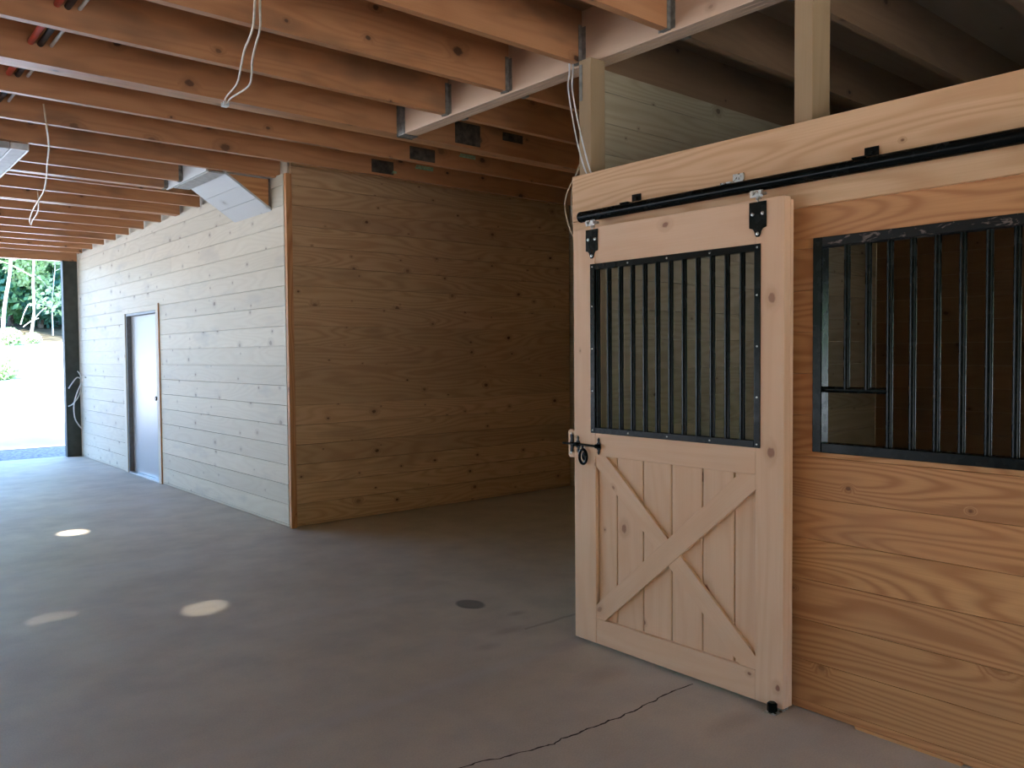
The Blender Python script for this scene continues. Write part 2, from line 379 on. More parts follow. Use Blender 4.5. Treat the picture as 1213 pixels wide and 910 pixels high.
# ------------------------------------------------------------------ outdoors
b = MB(); b.box(-30, 40, 14.15, 16.1, -.10, -.02)
b.build('gravel', GRAVEL, kind='stuff', label='strip of grey gravel along the open barn end', category='gravel')
def gz(x, y):
    return -.03 if y < 16 else (y - 16) * .095 + .12 * math.sin(x * .21 + y * .13) * min((y - 16) / 10, 1)
b = MB(); nx, ny = 60, 50; i0 = 0
gx0, gx1, gy0, gy1 = -45, 60, 16.0, 38.5
for j in range(ny + 1):
    for i in range(nx + 1):
        x = gx0 + (gx1 - gx0) * i / nx; y = gy0 + (gy1 - gy0) * j / ny; b.v.append((x, y, gz(x, y) + U(-.02, .02) * (j > 0)))
for j in range(ny):
    for i in range(nx):
        a = j * (nx + 1) + i; b.f.append((a, a + 1, a + nx + 2, a + nx + 1)); b.uv += [(0, 0)] * 4; b.mi.append(0)
struct(b.build('ground', GROUND, smooth=True))
b = MB(); b.face([(-45, 38.4, 2.05), (60, 38.4, 2.05), (60, 80, 8), (-45, 80, 8)], [(0, 0)] * 4); struct(b.build('forest_floor', LITTER))
b = MB()
b.box(-45, -7.05, -40, 14.15, -.15, -.06); b.box(6.85, 60, -40, 14.15, -.15, -.06); b.box(-7.05, 6.85, -40, -6.25, -.15, -.06)
b.box(-45, -7.05, 14.15, 16.1, -.2, -.11)
struct(b.build('yard_ground', GROUND))

b = MB(); nx, ny = 24, 40  # unseen hill on the left, added to block low sky light
for j in range(ny + 1):
    for i in range(nx + 1):
        x = -24 - 26 * i / nx; y = -50 + 110 * j / ny
        b.v.append((x, y, -.1 + max(0, -24 - x) * .62 + (i > 0) * U(-.5, .5) + (i > 0) * .8 * math.sin(y * .35 + x * .2)))
for j in range(ny):
    for i in range(nx):
        a = j * (nx + 1) + i; b.f.append((a, a + 1, a + nx + 2, a + nx + 1)); b.uv += [(0, 0)] * 4; b.mi.append(0)
HILL = plain('wooded hillside', (.07, .11, .045), .95, 0, .1, .35, .8, .6)  # dark green for the added light-blocking hills
struct(b.build('light_block_hill', HILL, smooth=True))
b = MB(); nx, ny = 30, 14  # unseen hill behind, added to block blue sky light from the rear
for j in range(ny + 1):
    for i in range(nx + 1):
        x = -23 + 80 * i / nx; y = -19 - 22 * j / ny
        b.v.append((x, y, -.1 + max(0, -19 - y) * .6 + (j > 0) * U(-.4, .4) + (j > 0) * .7 * math.sin(x * .4)))
for j in range(ny):
    for i in range(nx):
        a = j * (nx + 1) + i; b.f.append((a, a + 1, a + nx + 2, a + nx + 1)); b.uv += [(0, 0)] * 4; b.mi.append(0)
struct(b.build('rear_light_block_hill', HILL, smooth=True))
def leaves(mb, c, rad, n, sz, squash=1.0, rng=random):
    for _ in range(n):
        while True:
            d = Vector((rng.uniform(-1, 1), rng.uniform(-1, 1), rng.uniform(-1, 1)))
            if .25 < d.length < 1: break
        p = Vector(c) + Vector((d.x * rad, d.y * rad, d.z * rad * squash))
        a = Vector((rng.uniform(-1, 1), rng.uniform(-1, 1), rng.uniform(-1, 1))).normalized(); q = a.orthogonal().normalized(); t = a.cross(q)
        s = sz * rng.uniform(.6, 1.3); i = len(mb.v)
        mb.v += [tuple(p + q * s), tuple(p + t * s * .55), tuple(p - q * s), tuple(p - t * s * .55)]; mb.f.append((i, i + 1, i + 2, i + 3)); mb.uv += [(0, 0)] * 4; mb.mi.append(0)
def fz(x, y): return 2.05 + (y - 38.4) * .143 if y > 38.4 else gz(x, y)
def tree(x, y, h, r, lab, mat, bark, n=2600, sz=.16, trunk=.10, low=.35, lean=0, group='trees beyond the field', cat='tree', wig=.25, blobs=9):
    z = fz(x, y); rg = random.Random(int(x * 991 + y * 77))
    root = thing('tree', lab, cat, (x, y, z), group)
    pts = [(x, y, z - .2)]; k = 7
    for i in range(1, k + 1): pts.append((x + lean * i / k + rg.uniform(-wig, wig) * .4, y, z + h * .92 * i / k))
    sp = smoothpath(pts, 3); m = MB(); m.tube(sp, [trunk * (1 - .8 * i / (len(sp) - 1)) for i in range(len(sp))], 8)
    for i in range(6):
        t = .35 + .1 * i; p = sp[int(t * (len(sp) - 1))]; a = rg.uniform(0, 6.28)
        m.tube([p, p + Vector((math.cos(a) * r * .4, math.sin(a) * r * .4, .3 + r * .1)), p + Vector((math.cos(a) * r * .75, math.sin(a) * r * .75, r * .35))], [trunk * .35, trunk * .2, .01], 5)
    m.build('trunk', bark, root, smooth=True)
    m = MB()
    for i in range(blobs):
        t = low + (1 - low) * (i + .5) / blobs; a = rg.uniform(0, 6.28); rr = r * rg.uniform(.15, .7)
        leaves(m, (x + lean * t + math.cos(a) * rr, y + math.sin(a) * rr, z + h * t), r * rg.uniform(.35, .6), n // blobs, sz, .55, rg)
    m.build('foliage', mat, root)
    return root
def spot_x(px, y):  # where the photo shows it, as a world position at depth y
    return (.1535 + (px) * .00078) * y
tree(spot_x(0, 39), 38.6, 11, 3.0, 'pale slender birch trunk at the far left edge of the open end', LEAFP, BARK, 2600, .15, .075, .62, 1.1, None, wig=.12)
tree(spot_x(32, 39), 38.9, 9, 2.2, 'thin crooked pale birch, second trunk from the left edge', LEAF, BARK, 2200, .15, .06, .62, .95, None, wig=.5)
tree(spot_x(63, 42), 42, 6, 2.2, 'young tree with bright drooping leaves near the dark barn corner post', LEAFP, BARK, 2400, .13, .035, .22, .1, None)
n_ = 0
for (px, y, h, r, mt) in ((-20, 44, 12, 3.4, 0), (12, 46, 12, 3.4, 1), (48, 45, 11, 3.2, 0), (85, 45, 12, 3.4, 1), (20, 53, 14, 4, 1), (60, 54, 14, 4, 1), (100, 55, 14, 4, 1), (-25, 55, 14, 4, 1), (0, 62, 17, 5, 1), (40, 63, 17, 5, 1), (80, 62, 17, 5, 1)):
    tree(spot_x(px, y), y, h, r, 'leafy forest tree with a dark trunk in the shade beyond the field', (LEAF, LEAFD)[mt], BARKD, 8000, .2, .14, .04, 0, 'forest trees in the shade', blobs=14)
# unseen trees added around the yard to tint the daylight entering the stall
for (x, y) in ((16, -6), (17, 0), (16, 6), (18, 12)):
    t = tree(x, y, 9, 3.4, 'unseen leafy tree added in the yard to tint the daylight', LEAF, BARKD, 2600, .3, .16, .12, 0, 'unseen yard trees', blobs=12)
    t.location.z = -.06
def bush(px, y, r, lab):
    x = spot_x(px, y); z = fz(x, y); root = thing('bush', lab, 'bush', (x, y, z))
    m = MB()
    for i in range(5): a = i * 1.26; m.tube([(x, y, z - .05), (x + math.cos(a) * r * .4, y + math.sin(a) * r * .4, z + r * .8)], [.02, .006], 5)
    m.build('stem', BARKD, root)
    m = MB(); leaves(m, (x, y, z + r * .6), r, 900, .09, .8); m.build('foliage', LEAFP, root)
bush(-3, 27, .5, 'pale green bush at the left edge of the bright field')
bush(10, 37.6, .5, 'pale bush at the foot of the birches')
bush(38, 38.2, .3, 'small pale bush right of the crooked birch')
for i, (p0, p1, z0, z1) in enumerate(((24, 34, 3.0, 3.9), (27, 46, 2.9, 3.3), (42, 56, 3.3, 3.8), (45, 62, 3.9, 3.8))):
    y = 41.5; x0, x1 = spot_x(p0, y), spot_x(p1, y); m = MB()
    m.tube(smoothpath([(x0, y, z0), ((x0 + x1) / 2, y + .1, (z0 + z1) / 2 + .05), (x1, y, z1)], 3), .02, 6)
    o = m.build('fallen_branch', BARK, None, smooth=True)
    o['label'] = ['short pale branch leaning steeply between the birch and the brush', 'long pale fallen branch lowest in the brush', 'pale fallen branch crossing right of the long one', 'upper pale fallen branch near the young tree'][i]; o['category'] = 'branch'

# ------------------------------------------------------------------ beams and joists
ZJ, ZT = 3.08, 3.36
def tagged(o, label, cat, group=None):
    o['label'] = label; o['category'] = cat
    if group: o['group'] = group
    return o
b = MB(); b.box(3.25, 3.286, -3.0, 5.05, 3.066, ZT, 1); b.box(3.2875, 3.323, -3.0, 5.05, 3.066, ZT, 1); b.box(3.3245, 3.36, -3.0, 5.05, 3.066, ZT, 1)
tagged(b.build('ceiling_beam', W_BEAM, bevel=.003), 'pale triple-ply beam over the stall front, lit along its underside', 'beam')

def hanger_mb(xb, y0, y1, side):
    m = MB(); t = .003; x0, x1 = (xb - .028, xb - .0005) if side < 0 else (xb + .0005, xb + .05)
    m.box(x0, x1, y0 - t, y0 - .0002, ZJ - t, ZJ + .20); m.box(x0, x1, y1 + .0002, y1 + t, ZJ - t, ZJ + .20); m.box(x0, x1, y0 - t, y1 + t, ZJ - t - .001, ZJ - .0005)
    xf = (xb - t, xb - .0003) if side < 0 else (xb + .0003, xb + t)
    m.box(xf[0], xf[1], y0 - .03, y0 - t, ZJ, ZJ + .19); m.box(xf[0], xf[1], y1 + t, y1 + .03, ZJ, ZJ + .19)
    return m
def plate(parent, x0, x1, y, z0, z1):  # flat dark rectangle on a joist face
    m = MB(); m.box(x0, x1, y - .002, y - .0002, z0, z1)
    m.build('dark_rect', DARK_RECT, parent, label='dark rectangle on the face')
def gstrip(parent, x0, x1, y, z0, z1):  # thin pale green strips on a joist face
    m = MB(); m.box(x0, x1, y - .003, y - .0002, z0, z1 - .016); m.box(x0 + .01, x1, y - .003, y - .0002, z1 - .012, z1); m.build('green_strip', STRIPM, parent, label='pale green strip on the face')
ORD = ['first', 'second', 'third', 'fourth', 'fifth', 'sixth', 'seventh', 'eighth', 'ninth', 'tenth', 'eleventh', 'twelfth', 'thirteenth', 'fourteenth']
T = .044
GA = 'ceiling joists over the aisle'
near = [(1.40, None), (2.01, None), (2.61, 'aisle joist meeting the beam right of the stall corner post, at the top edge'),
        (3.215, 'aisle joist ending in a hanger right above the stall corner post'),
        (3.83, 'aisle joist ending in the first hanger left of the stall corner post'), (4.44, 'aisle joist ending in the second hanger left of the stall corner post, carrying water pipes')]
for y, lab in near:
    if lab is None: continue
    r = thing('ceiling_joist', lab, 'joist', (0, y, ZJ), GA)
    m = MB(); m.box(-6.89, 3.249, y, y + T, ZJ, ZT, 0); m.build('timber', W_JOIST, r)
    hanger_mb(3.25, y, y + T, -1).build('joist_hanger', GALV, r, label='grey metal joist hanger')
for k, y in enumerate((1.40, 2.01, 2.61, 3.215, 3.83, 4.44)):
    lab = ['top right corner joist over the stall, pale underside', 'joist over the stall right of the short post', 'joist over the stall left of the short post', 'joist resting along the top of the stall partition boards', 'joist over the open bay just left of the stall corner post', 'second joist over the open bay, behind the stall corner post'][k]
    r = thing('ceiling_joist', lab, 'joist', (6.5, y, ZJ), 'ceiling joists over stall and bay')
    m = MB(); m.box(3.361, 6.59, y, y + T, ZJ, ZT, 0); m.build('timber', W_JOIST if k > 3 else W_SHADED, r)
    hanger_mb(3.36, y, y + T, 1).build('joist_hanger', GALV, r, label='grey metal joist hanger')
# four-ply header at 5.05
r = thing('ceiling_header', 'thick multi-ply header joist with a wide pale underside that the beam butts into', 'header', (0, 5.05, ZJ))
m = MB()
for k in range(3): m.box(-6.89, 6.59, 5.055 + k * .046, 5.10 + k * .046, ZJ, ZT, 0)
m.build('timber', W_JOIST, r); plate(r, 3.755, 3.995, 5.055, 3.10, 3.262); plate(r, 4.22, 4.43, 5.055, 3.192, 3.258)
m = MB(); m.box(3.246, 3.2495, 4.96, 5.05, ZJ - .012, ZJ + .22); m.box(3.24, 3.37, 5.051, 5.0545, 3.056, 3.30); m.box(3.246, 3.366, 4.97, 5.05, 3.0605, 3.0645); m.build('beam_hanger', GALV, r, label='grey metal hanger holding the beam')
far = [(5.68, T, 6.59), (6.30, T, 6.59), (6.93, .05, 3.24), (7.59, T, 2.60), (7.985, T, 2.60), (8.03, T, 2.60), (8.17, T, XA), (8.78, T, XA), (9.40, T, XA), (9.47, T, XA), (10.03, T, XA), (10.68, T, XA), (11.30, T, XA), (11.89, T, XA), (12.46, T, XA), (13.08, T, XA), (13.66, T, XA)]
for k, (y, t, xe) in enumerate(far):
    lab = {0: 'joist right behind the wide header, with dark rectangle and green strip', 1: 'last joist before the tack room front wall, with dark rectangle and green strip', 2: 'joist crossing right above the triangular bracket side', 3: 'first joist stopping short at the white soffit box', 4: 'front ply of the doubled joist stopping at the far side of the white soffit box', 5: 'rear ply of the doubled joist stopping at the far side of the white soffit box'}.get(k, 'aisle joist over the pale board wall, %s past the white soffit box' % ORD[k - 6])
    r = thing('ceiling_joist', lab, 'joist', (0, y, ZJ), GA)
    m = MB(); m.box(-6.89, xe - .001, y, y + t, ZJ, ZT, 0); m.build('timber', W_JOIST, r)
    if k == 0: plate(r, 3.762, 4.01, y, 3.095, 3.20); gstrip(r, 4.262, 4.434, y, 3.185, 3.215)
    if k == 1: plate(r, 3.777, 4.0, y, 3.10, 3.212); gstrip(r, 4.232, 4.426, y, 3.19, 3.225); gstrip(r, 3.98, 4.03, y, 3.115, 3.135)
    if xe == 2.60: m = hanger_mb(2.599, y, y + t, -1); m.build('joist_hanger', GALV, r, label='grey metal joist hanger')
    elif k >= 6: 
        m = MB(); m.box(xe - .004, xe - .0015, y + t + .001, y + t + .04, ZJ, ZT - .02); m.build('end_plate', GALV, r, label='grey metal end plate')

# box that drops the stair soffit out of the wall
r = thing('stair_soffit', 'white board soffit box sloping from the aisle wall up to the joists', 'soffit', (2.9, 7.4, 2.8))
ya, yb = 7.03, 7.86
top, bot = (2.76, 3.079), (XA - .001, 2.80)
dx, dz = bot[0] - top[0], bot[1] - top[1]; L = math.hypot(dx, dz); nx_, nz_ = dz / L * .018, -dx / L * .018   # outward normal scaled (downwards)
for k in range(3):
    t0, t1 = k / 3 + (.003 if k else 0), (k + 1) / 3 - .003
    p0 = (top[0] + dx * t0, top[1] + dz * t0); p1 = (top[0] + dx * t1, top[1] + dz * t1)
    m = MB(); m.prism([p0, p1, (p1[0] - nx_, p1[1] - nz_), (p0[0] - nx_, p0[1] - nz_)], ya - .004, yb, 'Y')
    m2 = MB(); m2.hexa([(p0[0], ya - .004, p0[1]), (p0[0] - nx_, ya - .004, p0[1] - nz_), (p0[0] - nx_, yb, p0[1] - nz_), (p0[0], yb, p0[1]), (p1[0], ya - .004, p1[1]), (p1[0] - nx_, ya - .004, p1[1] - nz_), (p1[0] - nx_, yb, p1[1] - nz_), (p1[0], yb, p1[1])], 1)
    m2.build('soffit_board', W_SOFFIT, r)
m = MB(); m.prism([(2.785, 3.078), (3.165, 3.078), (3.165, 2.828)], ya + .012, ya + .03, 'Y'); m.build('side_panel', W_STALL, r, label='brown triangular side panel')
m = MB(); m.box(2.60, 2.618, ya - .02, 8.02, 3.068, ZT, 1); m.build('stringer', W_SOFFIT, r)
m = MB(); m.box(2.619, 2.758, ya - .02, yb, 3.062, 3.078, 1); m.build('lip', plain('soffit lip grey', (.5, .5, .49), .6), r)
# short stud at the corner above the wall trim
b = MB(); b.box(3.192, 3.236, 6.776, 6.788, 2.74, 3.078, 2)

# ------------------------------------------------------------------ stall front
hy0, hy1 = 1.79, .20       # grille opening (far, near)
b = MB(); boards(b, 'Y', XW, .036, -3.0, 1.93, .0425 - .1715 + .135, 2.44, .0425, .1715, [(hy1, hy0, 1.093, 1.967)], True, .0012)
struct(b.build('wall_stall_front', W_STALL, bevel=.002))
b = MB(); b.box(XW + .012, XW + .05, -3.0, 1.95, 0, .042, 1); b.box(XW - .012, XW + .012, 1.2, 1.60, 0, .012, 1)
struct(b.build('baseboard_right', W_STALL))
b = MB(); b.box(3.128, 3.168, -3.0, 3.172, 2.205, 2.445, 1)
struct(b.build('trim_2', W_HEAD, bevel=.003, label='upper header board above the door track'))
b = MB(); b.box(3.13, 3.168, -3.0, 3.172, 2.098, 2.203, 1)
struct(b.build('trim_3', W_HEAD, bevel=.003, label='lower header board behind the door track'))
def post(name, x0, x1, y0, y1, z0, z1, lab, extra=None):
    r = thing(name, lab, 'post', ((x0 + x1) / 2, (y0 + y1) / 2, z0))
    m = MB(); m.box(x0, x1, y0, y1, z0, z1, 2); m.build('timber', W_POST, r, bevel=.003)
    return r
r = post('post', 3.182, 3.292, 3.085, 3.172, 0, 3.064, 'stall corner post rising above the header board with cables hanging over it')
m = MB(); m.box(3.178, 3.1815, 3.145, 3.166, 2.85, 3.04, 2); m.build('strap', GALV, r, label='pale metal strap')
post('post', 3.182, 3.322, 1.82, 1.903, 0, 3.064, 'short timber post standing between header board and beam over the stall front')
# black bar grille of the fixed window
r = thing('window_grille', 'black steel bar grille set in the stall front wall right of the door', 'grille', (XW, 1.0, 1.09))
fx0, fx1 = XW - .012, XW + .045; w = .04
m = MB(); m.box(fx0, fx1, hy0 - w, hy0, 1.093, 1.967, 2); m.box(fx0, fx1, hy1, hy1 + w, 1.093, 1.967, 2); m.box(fx0, fx1, hy1 + w, hy0 - w, 1.093, 1.133, 1)
m.build('frame', STEEL2, r, bevel=.003)
m = MB(); m.box(fx0, fx1, hy1 + w, hy0 - w, 1.927, 1.967, 1); m.build('top_rail', WORN, r, bevel=.003, label='top rail with scuffed paint')
by = [1.657, 1.570, 1.485, 1.398, 1.310, 1.222, 1.134, 1.046]
while by[-1] > hy1 + .12: by.append(by[-1] - .088)
for k, y in enumerate(by):
    z0 = 1.352 if k < 2 else 1.13
    m = MB(); m.tube([(XW + .016, y, z0), (XW + .016, y, 1.93)], .0125, 12); m.build('bar', STEEL2, r, smooth=True)
m = MB(); m.tube([(XW + .016, 1.752, 1.35), (XW + .016, 1.485, 1.35)], .0125, 12); m.build('crossbar', STEEL2, r, smooth=True)

# ------------------------------------------------------------------ sliding stall door
XD, XE = 3.045, 3.092
D0, D1 = 1.862, 3.082       # near and far edge (y)
ZB, ZTd = .018, 2.142
door = thing('sliding_stall_door', 'pale pine sliding stall door with a black bar window above an X-braced panel', 'door', (XD + .02, 2.47, ZB))
def dpart(name, boxes, mat=W_DOOR, bevel=.003, la=None, **k):
    m = MB()
    for q in boxes: m.box(*q, la)
    return m.build(name, mat, door, bevel=bevel, **k)
ys0, ys1 = 1.995, 2.93      # inner edges of stiles
dpart('stile', [(XD, XE, D0, ys0, ZB, ZTd)], la=2); dpart('stile', [(XD, XE, ys1, D1, ZB, ZTd)], la=2)
dpart('rail', [(XD + .0006, XE, ys0, ys1, 1.95, ZTd)], la=1); dpart('rail', [(XD + .0006, XE, ys0, ys1, .985, 1.115)], la=1); dpart('rail', [(XD + .0006, XE, ys0, ys1, ZB, .148)], la=1)
dpart('end_board', [(XE + .0005, XE + .022, D0, D0 + .09, ZB, ZTd - .01)], la=2, bevel=.002)
seams = [ys0, 2.112, 2.282, 2.458, 2.631, 2.801, ys1]
for i in range(6):
    g = .0025
    dpart('panel_board', [(XD + .02, XE - .006, seams[i] + g, seams[i + 1] - g, .14, .99)], la=2, bevel=.005)
m = MB(); m.box(XE - .0055, XE - .001, ys0, ys1, .14, .99, 2); m.build('back_panel', W_DOOR, door)
# braces: corner to corner
def brace(P, ud, x0, x1, name='brace'):
    m = MB(); m.prism(P, x0, x1, 'X', ud); return m.build(name, W_DOOR, door, bevel=.002)
pa = [(ys1, .928), (ys1, .985), (2.862, .985), (ys0, .205), (ys0, .148), (2.075, .148)]
brace(pa, (-.75, -.65), XD + .004, XD + .0195)
pb = [(ys1, .148), (ys1, .218), (2.075, .985), (ys0, .985), (ys0, .922), (2.87, .148)]
brace(pb, (-.75, .65), XD + .0015, XD + .0198)
# barred window of the door
gy0, gy1, gz0, gz1 = 1.972, 2.96, 1.10, 1.958
gr = MB(); fw = .03
gr.box(XD - .004, XD + .03, gy0, gy0 + fw, gz0, gz1, 2); gr.box(XD - .004, XD + .03, gy1 - fw, gy1, gz0, gz1, 2)
gr.box(XD - .004, XD + .03, gy0 + fw, gy1 - fw, gz0, gz0 + fw, 1); gr.box(XD - .004, XD + .03, gy0 + fw, gy1 - fw, gz1 - fw, gz1, 1)
GF = gr.build('window_frame', STEEL, door, bevel=.002, label='black steel window frame')
for k in range(12):
    y = 2.071 + .0774 * k
    if y > gy1 - fw - .005: break
    m = MB(); m.tube([(XD + .016, y, gz0 + fw - .004), (XD + .016, y, gz1 - fw + .004)], .0125, 12); m.build('bar', STEEL, door, smooth=True, label='black steel bar')
def screwhead(p, parent, r=.0055, mat=ZINC, name='screw', ax=(-1, 0, 0)):
    m = MB(); p = Vector(p); a = Vector(ax); m.tube([p, p + a * .0025, p + a * .0045], [r, r * .9, r * .35], 10); return m.build(name, mat, parent, smooth=True, label='small bright screw head')
SCR = [(gy0 + .015 + (gy1 - gy0 - .03) * t, z) for t in (0, .25, .5, .75, 1) for z in (gz0 + .015, gz1 - .015)] + [(y, gz0 + (gz1 - gz0) * t) for y in (gy0 + .015, gy1 - .015) for t in (.25, .5, .75)]
for y, z in SCR: screwhead((XD - .004, y, z), GF, .0045)
# hangers with trolleys
for yc in (1.985, 2.947):
    poly = [(yc - .041, 2.132), (yc + .041, 2.132), (yc + .041, 2.025), (yc + .024, 2.02), (yc + .016, 2.008), (yc + .013, 1.995), (yc + .007, 1.986), (yc - .007, 1.986), (yc - .013, 1.995), (yc - .016, 2.008), (yc - .024, 2.02), (yc - .041, 2.025)]
    m = MB(); m.prism(poly, XD - .005, XD - .0003, 'X'); hp = m.build('hanger_plate', STEEL2, door, bevel=.0012, label='black pointed hanger plate')
    for dy, z in ((.024, 2.082), (-.024, 2.082), (0, 1.999)): screwhead((XD - .005, yc + dy, z), hp, .008)
    m = MB(); m.tube([(XD + .005, yc, 2.12), (XD + .005, yc, 2.172)], .0065, 10); m.tube([(XD + .005, yc, 2.140), (XD + .005, yc, 2.150)], .0125, 6)
    m.box(XD - .010, XD + .02, yc - .028, yc + .028, 2.160, 2.171); m.box(XD - .014, XD - .010, yc - .03, yc + .03, 2.150, 2.178)
    m.tube([(XD - .013, yc - .02, 2.166), (XD - .022, yc - .02, 2.166)], .009, 10); m.tube([(XD - .013, yc + .02, 2.166), (XD - .022, yc + .02, 2.166)], .009, 10)
    m.build('trolley', ZINC, door, smooth=True, label='bright zinc trolley bolt')
# gravity latch
lz = 1.035
def spear(yc, x, parent, h=.045):
    poly = [(yc, lz + h), (yc + .008, lz + h * .72), (yc + .004, lz + h * .5), (yc + .013, lz + .012), (yc + .013, lz - .012), (yc + .004, lz - h * .5), (yc + .008, lz - h * .72), (yc, lz - h), (yc - .008, lz - h * .72), (yc - .004, lz - h * .5), (yc - .013, lz - .012), (yc - .013, lz + .012), (yc - .004, lz + h * .5), (yc - .008, lz + h * .72)]
    m = MB(); m.prism(poly, x, x + .005, 'X'); m.tube([(x - .009, yc - .011, lz), (x - .009, yc + .011, lz)], .011, 10); return m.build('latch_keeper', STEEL, parent, bevel=.001, label='black spear-shaped latch keeper')
m = MB(); m.tube([(XD - .012, 2.885, lz), (XD - .012, 3.155, lz)], .006, 10); m.build('latch_bolt', STEEL, door, smooth=True, label='round black sliding bolt')
spear(2.905, XD - .0053, door); spear(3.052, XD - .0053, door)
m = MB(); ring = []
for k in range(25): a = 2 * math.pi * k / 24; ring.append((XD - .014, 3.005 + .026 * math.cos(a), .975 + .037 * math.sin(a)))
m.tube(ring, .0075, 8, False); m.tube([(XD - .0005, 3.005, .975), (XD - .008, 3.005, .975)], [.024, .012], 16); m.tube([(XD - .012, 3.01, 1.035), (XD - .014, 3.007, 1.008)], .006, 8)
m.build('ring_handle', STEEL, door, smooth=True, label='black oval ring handle')
# strike block on the post
r = thing('latch_block', 'small pale wooden strike block beside the latch at the far edge of the stall door', 'latch', (3.12, 3.12, 1.02))
m = MB(); m.prism([(3.087, .962), (3.132, .958), (3.142, .968), (3.142, 1.096), (3.132, 1.106), (3.087, 1.104)], 3.06, 3.181, 'X', (0, 1)); m.build('block', W_DOOR, r, bevel=.003)
m = MB(); yc = 3.112
m.prism([(yc - .009, lz + .045), (yc + .009, lz + .045), (yc + .006, lz + .02), (yc + .012, lz), (yc + .006, lz - .02), (yc + .009, lz - .045), (yc - .009, lz - .045), (yc - .012, lz)], 3.052, 3.0597, 'X'); m.build('catch_plate', STEEL, r, bevel=.001, label='black catch plate')
screwhead((3.0597, 3.118, 1.085), r, .007); screwhead((3.0597, 3.118, .985), r, .007)
# track
tr = thing('door_track', 'long black round track the stall door hangs from, fixed to the header board', 'track', (XD, 1.5, 2.2))
TX, TZ, TRr = XD + .008, 2.2055, .0275
m = MB(); m.tube([(TX, -3.0, TZ), (TX, 3.03, TZ)], TRr, 24); m.build('rail', STEEL, tr, smooth=True)
m = MB(); m.tube([(TX, 3.0301, TZ), (TX, 3.036, TZ), (TX, 3.040, TZ)], [TRr + .001, TRr, TRr * .7], 24); m.build('end_cap', STEEL, tr, smooth=True)
for k, yc in enumerate((2.72, 2.135, 1.54, .95, .35, -.3, -.9, -1.5, -2.1, -2.7)):
    m = MB(); m.box(3.121, 3.1275, yc - .028, yc + .028, 2.232, 2.285); m.box(TX - .012, 3.1275, yc - .015, yc + .038, 2.2325, 2.2385); m.box(3.116, 3.121, yc - .008, yc + .008, 2.255, 2.268)
    br = m.build('bracket', STEEL if k != 1 else ZINC, tr, bevel=.001)
    m = MB(); m.tube([(3.121, yc, 2.262), (3.113, yc, 2.262)], .008, 6); m.build('bolt', ZINC if k == 1 else STEEL2, br)
# floor guide roller
r = thing('floor_guide', 'black roller floor guide at the near bottom corner of the stall door', 'roller', (3.02, 1.90, 0))
m = MB(); m.box(3.005, 3.10, 1.872, 1.925, .0005, .006); m.box(3.095, 3.10, 1.872, 1.925, .006, .014); m.build('base_plate', ZINC, r, bevel=.001)
m = MB(); m.tube([(3.022, 1.898, .006), (3.022, 1.898, .012), (3.022, 1.898, .040), (3.022, 1.898, .046)], [.016, .0215, .0215, .015], 18); m.build('roller', STEEL, r, smooth=True)

# ------------------------------------------------------------------ walk door in the aisle wall
d = struct(bpy.data.objects.new('door_1', None)); COL.objects.link(d); d.location = (XA, 10.9, 0)
m = MB(); m.box(XA - .012, XA + .03, 10.19, 10.285, 0, 2.11, 2); m.box(XA - .012, XA + .03, 11.535, 11.64, 0, 2.11, 2); m.box(XA - .014, XA + .03, 10.19, 11.64, 2.075, 2.14, 1)
m.build('door_frame', W_STALL if False else W_WHITE, d, bevel=.003)
m = MB(); m.box(XA - .014, XA + .004, 10.177, 10.189, 0, 2.15, 2); m.build('door_casing', W_STALL, d)
m = MB(); m.box(XA + .0, XA + .12, 10.285, 10.31, 0, 2.075, 2); m.box(XA + .0, XA + .12, 11.50, 11.535, 0, 2.075, 2); m.box(XA + .0, XA + .12, 10.31, 11.50, 2.045, 2.075, 1); m.build('door_jamb', DOORJ, d)
m = MB(); m.box(XA + .055, XA + .10, 10.312, 11.499, .02, 2.043, 2); m.build('door_slab', DOORM, d, bevel=.003, label='smooth grey door slab')
m = MB(); m.box(XA - .005, XA + .12, 10.31, 11.50, .0005, .018, 1); m.build('threshold', ZINC, d)
m = MB(); m.tube([(XA + .055, 10.40, 1.01), (XA + .045, 10.40, 1.01), (XA + .03, 10.40, 1.01), (XA + .012, 10.40, 1.01), (XA + .0, 10.40, 1.01)], [.033, .03, .013, .030, .024], 16); m.build('door_handle', STEEL, d, smooth=True, label='dark round knob')

# ------------------------------------------------------------------ cables, pipes and light
def cable(name, label, paths, rad, mat, group=None, cat='cable'):
    m = MB()
    for p in paths: m.tube(smoothpath(p, 6), rad, 6)
    return tagged(m.build(name, mat, None, smooth=True), label, cat, group)
z_ = ZJ - .006
cable('electric_cable', 'looped tan cable hanging down across the nearest joists left of the picture centre',
      [[(1.50, 3.42, 3.20), (1.544, 3.538, 3.066), (1.65, 3.808, 3.062), (1.697, 3.968, 3.06), (1.74, 4.123, 3.066), (1.823, 4.369, 3.068), (1.911, 4.643, 3.06), (1.968, 4.954, 3.066), (2.011, 5.06, 3.070), (2.02, 5.12, 3.070), (2.018, 5.06, 3.070), (1.993, 4.934, 3.064), (1.981, 4.654, 3.06), (1.928, 4.482, 3.068), (1.835, 4.252, 3.064), (1.752, 4.015, 3.06), (1.681, 3.799, 3.062), (1.561, 3.524, 3.066), (1.52, 3.40, 3.20)]], .0055, CABLE)
m = MB(); m.box(2.0, 2.035, 5.075, 5.085, 3.055, 3.079); m.box(2.0, 2.035, 5.11, 5.117, 3.055, 3.079); m.box(2.0, 2.035, 5.075, 5.117, 3.052, 3.056)
tagged(m.build('cable_staple', WHITEP, None), 'bright staple holding the looped tan cable to the wide header', 'staple')
